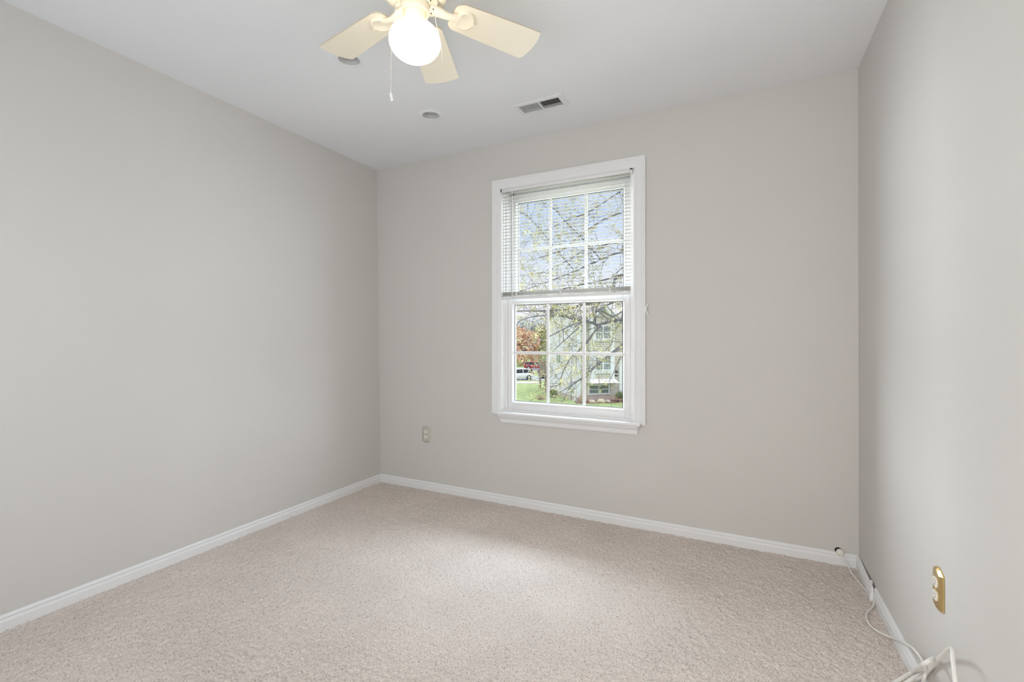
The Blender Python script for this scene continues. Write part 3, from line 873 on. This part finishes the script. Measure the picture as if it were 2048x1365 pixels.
b.add([(BA0 - .30, BB - .42, sk0), (BA1 + .42, BB - .42, sk0), (BA1 + .05, BB - .02, sk1), (BA0 - .05, BB - .02, sk1), (BA0 - .30, .1, sk0), (BA1 + .42, .1, sk0), (BA1 + .05, .1, sk1), (BA0 - .05, .1, sk1)],
      [(0, 1, 2, 3), (0, 4, 5, 1), (0, 3, 7, 4), (1, 5, 6, 2), (3, 2, 6, 7)])
b.build('bay_skirt', X_WHITE, house)
hwin(BA0 + .30, BA1 - .28, hz_(677.5), hz_(648), BB)
hwin(BA0 + .30, BA1 - .28, hz_(740.5), hz_(711), BB)
hwin(.98, 3.32, hz_(788, 46.2), hz_(767, 46.2), -.02, cols=2, grid=False)
# side window with its dark sashes
t = MB(HM); t.box(-.10, .02, 4.75, 6.15, 3.55, 5.00)
sw = t.build('window', X_WHITE, house)
b = MB(HM)
for q in (4.92, 5.55):
    b.box(-.115, -.08, q, q + .44, 3.68, 4.88)
b.build('pane', X_PANE, sw)
MB(HM).box(-.10, .02, 6.3, 6.75, 1.85, 2.25).build('wall_vent', X_METER, house)
b = MB(HM); b.bbox(-.34, -.02, 1.55, 2.05, 1.0, 1.75, .03, 1); b.tube([(-.1, 1.8, -.1), (-.1, 1.8, 3.0)], .05, 8); b.bbox(-.28, -.02, 1.15, 1.45, .9, 1.35, .03, 1)
b.build('electric_meter', X_METER, house)
# front door jamb at the right, porch lamp and house plaque
b = MB(HM); b.box(4.35, 4.62, -.16, .02, hz_(785, 46.6), hz_(716, 46.6)).box(4.35, 5.8, -.16, .02, hz_(716, 46.6) - .2, hz_(716, 46.6))
b.build('door_frame', X_WHITE, house)
b = MB(HM); b.box(4.62, 5.55, -.08, .02, hz_(785, 46.6), hz_(716, 46.6) - .2)
dr = b.build('door', X_WHITE, house)
MB(HM).ball((4.74, -.14, hz_(753, 46.6)), .055, 8, 6).build('door_knob', X_METER, dr)
b = MB(HM); b.tube([(3.98, -.02, hz_(739, 46.5)), (3.98, -.28, hz_(738.5, 46.5)), (3.98, -.28, hz_(742, 46.5))], .03, 6); b.bbox(3.86, 4.10, -.40, -.16, hz_(744.5, 46.5), hz_(741, 46.5), .03, 1)
b.build('wall_lamp', X_TIRE, house)
MB(HM).box(3.80, 4.22, -.07, -.02, hz_(751.5, 46.5), hz_(749, 46.5)).build('plaque', X_TIRE, house)
# back deck standing on posts
dz0, dz1 = 2.10, 3.65
b = MB(HM); b.box(-.05, 4.0, WD, WD + 3.6, dz0 - .30, dz0 + .06)
b.build('deck_floor', X_WOOD, house)
b = MB(HM); b.box(-.06, .04, WD, WD + 3.6, dz1 - .08, dz1).box(-.05, 4.0, WD + 3.52, WD + 3.6, dz1 - .08, dz1)
for k in range(25):
    q = WD + .08 + k * .145; b.box(-.03, .01, q, q + .075, dz0, dz1)
for k in range(18):
    b.box(k * .22, k * .22 + .09, WD + 3.54, WD + 3.58, dz0, dz1)
b.build('deck_railing', X_WOOD, house)
for q in (WD + 1.35, WD + 3.45):
    MB(HM).box(-.02, .18, q, q + .18, -.1, dz0).build('deck_post', X_POST, house)


# ---- garden bed in front of the house
def blob(b, c, r, sc, seed, su=10, sv=7, rough=.2):
    rnd = random.Random(seed); rings = []
    for j in range(sv + 1):
        a = -PI / 2 + PI * j / sv; rg = []
        for i in range(su):
            k = 1 + rnd.uniform(-rough, rough) if 0 < j < sv else 1
            rg.append((c[0] + sc[0] * r * k * max(math.cos(a), .01) * math.cos(2 * PI * i / su), c[1] + sc[1] * r * k * max(math.cos(a), .01) * math.sin(2 * PI * i / su), c[2] + sc[2] * r * k * math.sin(a)))
        rings.append(rg)
    return b.loft(rings, False, True)


def hl(a, bb, z=0.0):
    return HM @ Vector((a, bb, z))


b = MB(HM); b.add([(-.55, -.9, .05), (1.0, -1.35, .06), (3.0, -1.45, .06), (5.2, -1.1, .06), (5.2, -.05, .12), (-.1, -.05, .12), (-.55, -.3, .08)], [(0, 1, 2, 3, 4, 5, 6)])
b.add([(-.55, -.9, -.1), (1.0, -1.35, -.1), (3.0, -1.45, -.1), (5.2, -1.1, -.1), (-.55, -.9, .05), (1.0, -1.35, .06), (3.0, -1.45, .06), (5.2, -1.1, .06)], [(0, 1, 5, 4), (1, 2, 6, 5), (2, 3, 7, 6)])
o = b.build('mulch_bed', X_MULCH, kind='structure'); o['label'] = 'brown mulch bed along the house front'; o['category'] = 'garden bed'
for k, (a, q, r, lab) in enumerate(((.95, -1.05, .28, 'leftmost tan boulder in the mulch bed'), (1.95, -1.05, .34, 'tan boulder in the mulch bed below the lower house window'), (2.65, -1.1, .22, 'small tan boulder in the mulch bed left of the yucca'))):
    p = hl(a, q, .12); b = MB(); blob(b, p, r, (1.3, 1, .8), 50 + k); tag(b.build('boulder', X_ROCK), lab, 'rock', 'boulders in the mulch bed')


def leafball(b, c, rad, n, size, seed, shell=.35):
    rnd = random.Random(seed)
    for _ in range(n):
        d = Vector((rnd.gauss(0, 1), rnd.gauss(0, 1), rnd.gauss(0, 1))).normalized() * (rnd.uniform(shell, 1) ** .6)
        p = Vector((c[0] + d.x * rad[0], c[1] + d.y * rad[1], c[2] + d.z * rad[2]))
        t = Vector((rnd.gauss(0, 1), rnd.gauss(0, 1), rnd.gauss(0, 1))).normalized(); q = t.cross(Vector((rnd.gauss(0, 1), rnd.gauss(0, 1), rnd.gauss(0, 1)))).normalized()
        s = size * rnd.uniform(.6, 1.3)
        b.add([p - t * s, p + q * s * .55, p + t * s, p - q * s * .55], [(0, 1, 2, 3)])


def shrub(name, p, rad, m, lab, n=500, size=.07, seed=1):
    t = thing(name, tuple(p), lab, 'shrub')
    b = MB(); leafball(b, (p.x, p.y, p.z + rad[2] * .95), rad, n, size, seed); b.build('foliage', m, t, kind='stuff')
    b = MB(); rnd = random.Random(seed)
    for k in range(7):
        b.tube([p, p + Vector((rnd.uniform(-.5, .5) * rad[0], rnd.uniform(-.5, .5) * rad[1], rad[2] * 1.3))], [.02, .008], 5)
    b.build('stems', X_BARK, t)


shrub('low_shrub', hl(-1.15, 4.3), (.5, .5, .42), X_SHRUB, 'low green shrub against the white side wall of the house', 700, .07, 4)
shrub('yellow_shrub', hl(.18, -.7), (.42, .42, .45), X_STRAW, 'yellowish shrub at the white front corner of the house', 420, .06, 5)
shrub('red_shrub', hl(5.0, -.9), (.30, .30, .50), X_REDB, 'dark red shrub at the right end of the mulch bed', 400, .06, 6)
pc = od((1082 - 1024) / FPX * gd(797), gd(797), GZ); t = thing('dry_grass_clump', tuple(pc), 'round tan clump of dry twigs on the lawn by the deck post', 'plant')
b = MB(); rnd = random.Random(9)
for k in range(170):
    a = rnd.uniform(0, 2 * PI); e = rnd.uniform(.1, 1.4); l = rnd.uniform(.45, .75)
    d = Vector((math.cos(a) * math.cos(e), math.sin(a) * math.cos(e), math.sin(e)))
    b.tube([pc, pc + d * l * .6, pc + d * l + Vector((0, 0, -.10))], [.012, .010, .004], 4)
b.build('stems', X_STRAW, t, kind='stuff')
yc = hl(3.90, -1.15, .06); t = thing('yucca_plant', tuple(yc), 'spiky yucca with dry straw leaves beside the lower house window', 'plant')
for nm, mm_, cnt, e0, e1, l0, l1, sd in (('green_leaves', X_YUCCA, 120, .45, 1.5, .70, 1.0, 2), ('dry_leaves', X_STRAW, 130, -.15, .55, .45, .75, 3)):
    b = MB(); rnd = random.Random(sd)
    for k in range(cnt):
        a = rnd.uniform(0, 2 * PI); e = rnd.uniform(e0, e1); l = rnd.uniform(l0, l1); w = .028
        d = Vector((math.cos(a) * math.cos(e), math.sin(a) * math.cos(e), math.sin(e))); s = Vector((-math.sin(a), math.cos(a), 0)); n_ = d.cross(s) * .008
        base = yc + Vector((0, 0, .33)); mid = base + d * l * .5
        b.add([base - s * w * .6, base + s * w * .6, mid + s * w, base + d * l + Vector((0, 0, -.06)), mid - s * w], [(0, 1, 2, 3, 4)])
        b.add([base - s * w * .6 - n_, mid - s * w - n_, base + d * l + Vector((0, 0, -.06)), mid + s * w - n_, base + s * w * .6 - n_], [(0, 1, 2, 3, 4)])
    b.build(nm, mm_, t, kind='stuff')


# ---- parked cars (suv bodies : lofted sections, wheels, glass, lamps)
def car(name, p, heading, paint, lab, L_=4.5, W_=1.80, H_=1.62, rear_lamps=True):
    t = thing(name, tuple(p), lab, 'car', None)
    m = Matrix.Translation(p) @ Matrix.Rotation(heading, 4, 'Z')      # local +x is the nose
    hw = W_ / 2
    # stations along x : (x, z_low, z_belt, half width)
    st_ = [(-L_ / 2, .50, .92, .72), (-L_ / 2 + .10, .36, .98, .84), (-L_ / 2 + .7, .26, 1.00, .96), (0, .24, .98, 1.0), (.9, .24, .96, .99), (L_ / 2 - .75, .26, .92, .96), (L_ / 2 - .15, .34, .80, .84), (L_ / 2, .46, .66, .70)]
    b = MB(m); rg = []
    for x, zl, zb, k in st_:
        w = hw * k
        rg.append([(x, -w * .9, zl), (x, -w, zl + .12), (x, -w, zb - .12), (x, -w * .93, zb), (x, w * .93, zb), (x, w, zb - .12), (x, w, zl + .12), (x, w * .9, zl)])
    b.loft(rg, True, True)
    # roof slab on its pillars
    rf = [(-L_ / 2 + .20, 1.34, .70), (-L_ / 2 + .55, H_ - .05, .74), (-.3, H_, .76), (.45, H_ - .05, .73), (.75, H_ - .16, .70)]
    b.loft([[(x, -hw * k, z - .05), (x, -hw * k * .9, z), (x, hw * k * .9, z), (x, hw * k, z - .05)] for x, z, k in rf], True, True)
    for s in (-1, 1):
        for (x0, z0, x1, z1) in ((-L_ / 2 + .06, .95, -L_ / 2 + .28, 1.34), (-.55, .96, -.52, H_ - .05), (1.45, .92, .72, H_ - .18), (-1.25, .98, -1.45, H_ - .12)):
            b.tube([(x0, s * hw * .91, z0), (x1, s * hw * .72, z1)], .055, 6)
    b.build('body', paint, t)
    g = MB(m); gl = [(-L_ / 2 + .10, .98, .90), (1.42, .92, .90)]
    g.loft([[(-L_ / 2 + .09, -hw * .89, .95), (1.46, -hw * .89, .91), (1.46, hw * .89, .91), (-L_ / 2 + .09, hw * .89, .95)],
            [(-L_ / 2 + .34, -hw * .72, H_ - .07), (.70, -hw * .70, H_ - .12), (.70, hw * .70, H_ - .12), (-L_ / 2 + .34, hw * .72, H_ - .07)]], True, False)
    g.build('windows', X_CGLASS, t)
    for x in (-L_ / 2 + .85, L_ / 2 - .88):
        for s in (-1, 1):
            w = MB(m); y = s * (hw - .10)
            w.loft([[(x + r * math.cos(2 * PI * i / 22), y + dy, .345 + r * math.sin(2 * PI * i / 22)) for i in range(22)] for r, dy in ((.20, -.11), (.345, -.11), (.350, 0), (.345, .11), (.22, .115))], True, True)
            wo_ = w.build('wheel', X_TIRE, t)
            h = MB(m)
            h.loft([[(x + r * math.cos(2 * PI * i / 18), y + s * dy, .345 + r * math.sin(2 * PI * i / 18)) for i in range(18)] for r, dy in ((.215, .08), (.205, .122), (.05, .118))], True, True)
            h.build('rim', X_RIM, wo_)
    for s in (-1, 1):
        MB(m).bbox(-L_ / 2 - .01, -L_ / 2 + .26, s * hw * .80 - .12, s * hw * .80 + .12, .86, 1.06, .03, 1).build('tail_lamp', X_TAIL, t)
        MB(m).bbox(L_ / 2 - .30, L_ / 2 - .03, s * hw * .66 - .18, s * hw * .66 + .18, .66, .80, .03, 1).build('headlamp', X_RIM, t)


def heading(dx, dd):
    v = r2 * dx + f2 * dd
    return math.atan2(v.y, v.x)


Dw = 70.3
car('white_car', od((1067 - 1024) / FPX * Dw - 2.20, Dw, GZ + .06), heading(-1, -.10), X_CARW, 'white car parked on the street at the left edge of the window view')
Dr = 91.5
car('red_car', od((1047 - 1024) / FPX * Dr + 2.28, Dr + .3, GZ + .06), heading(1, .08), X_CARR, 'dark red car parked farthest up the street', H_=1.55)
Dd = 72.5
car('dark_car', od((1077 - 1024) / FPX * Dd + 2.2, Dd, GZ + .06), heading(1, .15), X_CARD, 'charcoal car half hidden behind the deck post')


# ---- trees beyond the street
def far_tree(name, X, D, h, rad, m, lab, seed, n=1500, size=.35):
    p = od(X, D, GZ); t = thing(name, tuple(p), lab, 'tree', 'trees beyond the street')
    b = MB(); rnd = random.Random(seed)
    for k in range(9):
        c = (p.x + rnd.uniform(-.45, .45) * rad, p.y + rnd.uniform(-.45, .45) * rad, GZ + h * (.20 + .60 * k / 8))
        leafball(b, c, (rad * .62, rad * .62, h * .20), n // 9, size, seed * 31 + k, .2)
    b.build('crown', m, t, kind='stuff')
    b = MB(); b.tube([p, p + Vector((0, 0, h * .45)), p + Vector((.2, .1, h * .8))], [h * .03, h * .02, h * .008], 7)
    for k in range(5):
        a = rnd.uniform(0, 6.28); b.tube([p + Vector((0, 0, h * rnd.uniform(.25, .5))), p + Vector((math.cos(a) * rad * .7, math.sin(a) * rad * .7, h * .75))], [h * .012, h * .004], 5)
    b.build('trunk', X_BARK, t)


TX = lambda u, D: (u - 1024) / FPX * D
far_tree('orange_tree', TX(1046, 108), 108, 9.4, 2.6, X_ORANGE, 'rust orange tree above the red car', 21, 2200, .30)
far_tree('orange_tree', TX(1064, 116), 116, 8.4, 2.4, X_ORANGE, 'rust orange tree just left of the deck', 22, 2000, .30)
far_tree('orange_tree', TX(1029, 103), 103, 9.0, 2.4, X_ORANGE, 'rust orange tree behind the white car and the left sash edge', 23, 1500, .30)
far_tree('olive_tree', TX(1078, 128), 128, 10.5, 2.8, X_OLIVE, 'olive green tree behind the deck', 24, 2000, .33)
far_tree('olive_tree', TX(1099, 140), 140, 9.5, 3.0, X_OLIVE, 'olive green tree beside the rear corner of the house', 25, 1500, .33)
for k, (u, D, h, lab) in enumerate(((1042, 152, 13.2, 'pale grey bare tree behind the orange trees'), (1068, 168, 14.0, 'pale grey bare tree behind the olive tree'), (1094, 184, 15.0, 'pale grey bare tree nearest the house wall'))):
    far_tree('grey_tree', TX(u, D), D, h, 3.4, X_GREYT, lab, 40 + k, 1900, .40)

# ---- the maple close to the window : limbs reach in from its trunk on the right
TD = 9.5; tb = od(6.2, TD, GZ)
tree = thing('maple_tree', tuple(tb), 'budding maple with bare grey branches right outside the window', 'tree')
br = MB(); br.tube(smooth_path([tb, tb + Vector((.05, .05, 2)), tb + Vector((0, .1, 4.2)), tb + Vector((.1, .1, 7)), tb + Vector((.3, .2, 10.5))], 4), [.26, .24, .23, .22, .21, .20, .20, .19, .18, .17, .16, .15, .14, .12, .10, .08, .06], 10)
BUDS = []; rnd = random.Random(12)


def twig(p, d, l, r, depth):
    """a crooked shoot with side shoots and buds"""
    n = 4; pts = [p]; dirs = d.copy()
    for i in range(n):
        dirs = (dirs + Vector((rnd.gauss(0, .20), rnd.gauss(0, .20), rnd.gauss(0, .20) + .03))).normalized()
        pts.append(pts[-1] + dirs * l / n)
        if depth > 0 and rnd.random() < .75:
            q = (dirs + Vector((rnd.gauss(0, .6), rnd.gauss(0, .6), rnd.gauss(0, .6)))).normalized()
            twig(pts[-1], q, l * rnd.uniform(.4, .7), r * .6, depth - 1)
        elif rnd.random() < .30:
            BUDS.append((pts[-1], dirs))
    BUDS.append((pts[-1], dirs))
    br.tube(pts, [r, r * .85, r * .7, r * .55, r * .35], 4)


def limb(px, D0, D1, w0, w1, tw=1.0, root=None, tl=(.35, .8)):
    """px : the limb's course in the photo, depth running from D0 to D1; w : thickness in pixels"""
    P = []; n = len(px)
    for i, (u, v) in enumerate(px):
        D = D0 + (D1 - D0) * i / (n - 1); P.append(at(u, v, D))
    if root is not None:
        P = [root] + P
    S = smooth_path(P, 5); N_ = len(S)
    R_ = [max(.003, (w0 + (w1 - w0) * i / (N_ - 1)) / 2 / FPX * (D0 + (D1 - D0) * i / (N_ - 1))) for i in range(N_)]
    if root is not None:
        for i in range(5):
            R_[i] = R_[5] * (1.5 - .1 * i)
    br.tube(S, R_, 6)
    for i in range(6 if root is not None else 2, N_, 1):
        if rnd.random() < .62 * tw:
            d = (S[min(i + 1, N_ - 1)] - S[i - 1]).normalized()
            q = (d * .8 + Vector((rnd.gauss(0, .55), rnd.gauss(0, .55), rnd.gauss(0, .6)))).normalized()
            twig(S[i], q, rnd.uniform(*tl), max(.0035, R_[i] * .35), 1)
    return S


def trunk_at(h):
    return tb + Vector((.05, .1, h))


limb([(1290, 628), (1247, 636), (1198, 647), (1186, 644), (1164, 639), (1148, 636), (1118, 629), (1099, 629), (1067, 631), (1036, 641)], 8.2, 6.6, 7.5, 2.0, 1.0, trunk_at(5.6))
limb([(1275, 545), (1226, 590), (1188, 605), (1165, 607), (1143, 615), (1124, 618), (1081, 620), (1032, 620)], 8.6, 7.2, 6.5, 2.2, 1.0, trunk_at(7.2))
limb([(1250, 590), (1226, 603), (1212, 610), (1172, 635), (1150, 652)], 8.8, 7.4, 4.2, 2.2, .8)
limb([(1198, 648), (1190, 661), (1172, 681), (1158, 697)], 7.6, 7.3, 3.6, 2.0, .8)
limb([(1202, 649), (1186, 666), (1172, 686), (1153, 704), (1143, 712), (1137, 721), (1126, 742), (1121, 760), (1119, 767), (1100, 771), (1086, 768)], 7.6, 7.0, 3.4, 1.4, .7)
limb([(1290, 648), (1247, 685), (1219, 707), (1172, 746), (1165, 754), (1140, 771), (1119, 783)], 8.4, 7.0, 5.0, 1.4, .7, trunk_at(5.2))
limb([(1270, 672), (1247, 692), (1226, 705), (1190, 733), (1170, 754), (1143, 764)], 8.0, 7.2, 3.6, 1.4, .7)
limb([(1262, 676), (1240, 714), (1226, 746), (1217, 762)], 7.8, 7.4, 2.4, 1.2, .3)
limb([(1161, 642), (1144, 648), (1118, 661), (1099, 671), (1092, 675), (1061, 689), (1042, 701)], 7.3, 6.6, 2.8, 1.5, .35)
limb([(1163, 648), (1139, 670), (1119, 688), (1104, 703)], 7.4, 7.0, 2.6, 1.3, .6)
limb([(1262, 608), (1243, 622), (1200, 648)], 8.2, 7.7, 3.0, 2.6, .5)
# higher limbs behind the blind
limb([(1290, 480), (1255, 498), (1222, 508), (1180, 527), (1150, 540), (1100, 560), (1036, 582)], 8.4, 6.8, 5.5, 1.6, 1.5, trunk_at(8.1))
limb([(1290, 528), (1250, 545), (1200, 560), (1150, 570), (1090, 586), (1032, 600)], 8.6, 7.0, 4.6, 1.6, 1.5, trunk_at(7.7))
limb([(1290, 400), (1250, 420), (1200, 441), (1150, 478), (1120, 500), (1082, 512)], 8.8, 7.4, 4.0, 1.2, 1.5, trunk_at(8.9))
limb([(1290, 350), (1240, 381), (1180, 420), (1130, 440), (1096, 457), (1060, 470)], 9.0, 7.6, 3.6, 1.2, 1.4, trunk_at(9.4))
limb([(1260, 470), (1215, 486), (1170, 498), (1125, 525), (1080, 545)], 8.2, 7.2, 3.0, 1.2, 1.5)
limb([(1200, 515), (1160, 470), (1130, 440), (1105, 412), (1085, 405)], 8.0, 7.4, 2.4, 1.0, 1.2)
limb([(1150, 540), (1115, 500), (1085, 462), (1060, 436), (1050, 424)], 7.6, 7.0, 2.0, .9, 1.0)
br.build('branches', X_BARK, tree)
bd = MB(); rnd = random.Random(5)
for p, d in BUDS:
    for k in range(rnd.randint(4, 8)):
        c = p + Vector((rnd.gauss(0, .020), rnd.gauss(0, .020), rnd.gauss(-.008, .022)))
        t = Vector((rnd.gauss(0, 1), rnd.gauss(0, 1), rnd.gauss(-.4, 1))).normalized(); q = t.cross(Vector((rnd.gauss(0, 1), rnd.gauss(0, 1), rnd.gauss(0, 1)))).normalized(); s = rnd.uniform(.009, .019)
        w_ = t.cross(q) * s * .3
        bd.add([c - t * s, c + q * s * .55, c + t * s, c - q * s * .55, c + w_, c - w_], [(0, 1, 4), (1, 2, 4), (2, 3, 4), (3, 0, 4), (1, 0, 5), (2, 1, 5), (3, 2, 5), (0, 3, 5)])
bd.build('buds', X_BUD, tree, kind='stuff', label='yellow green buds and young leaves')
print('buds', len(BUDS))
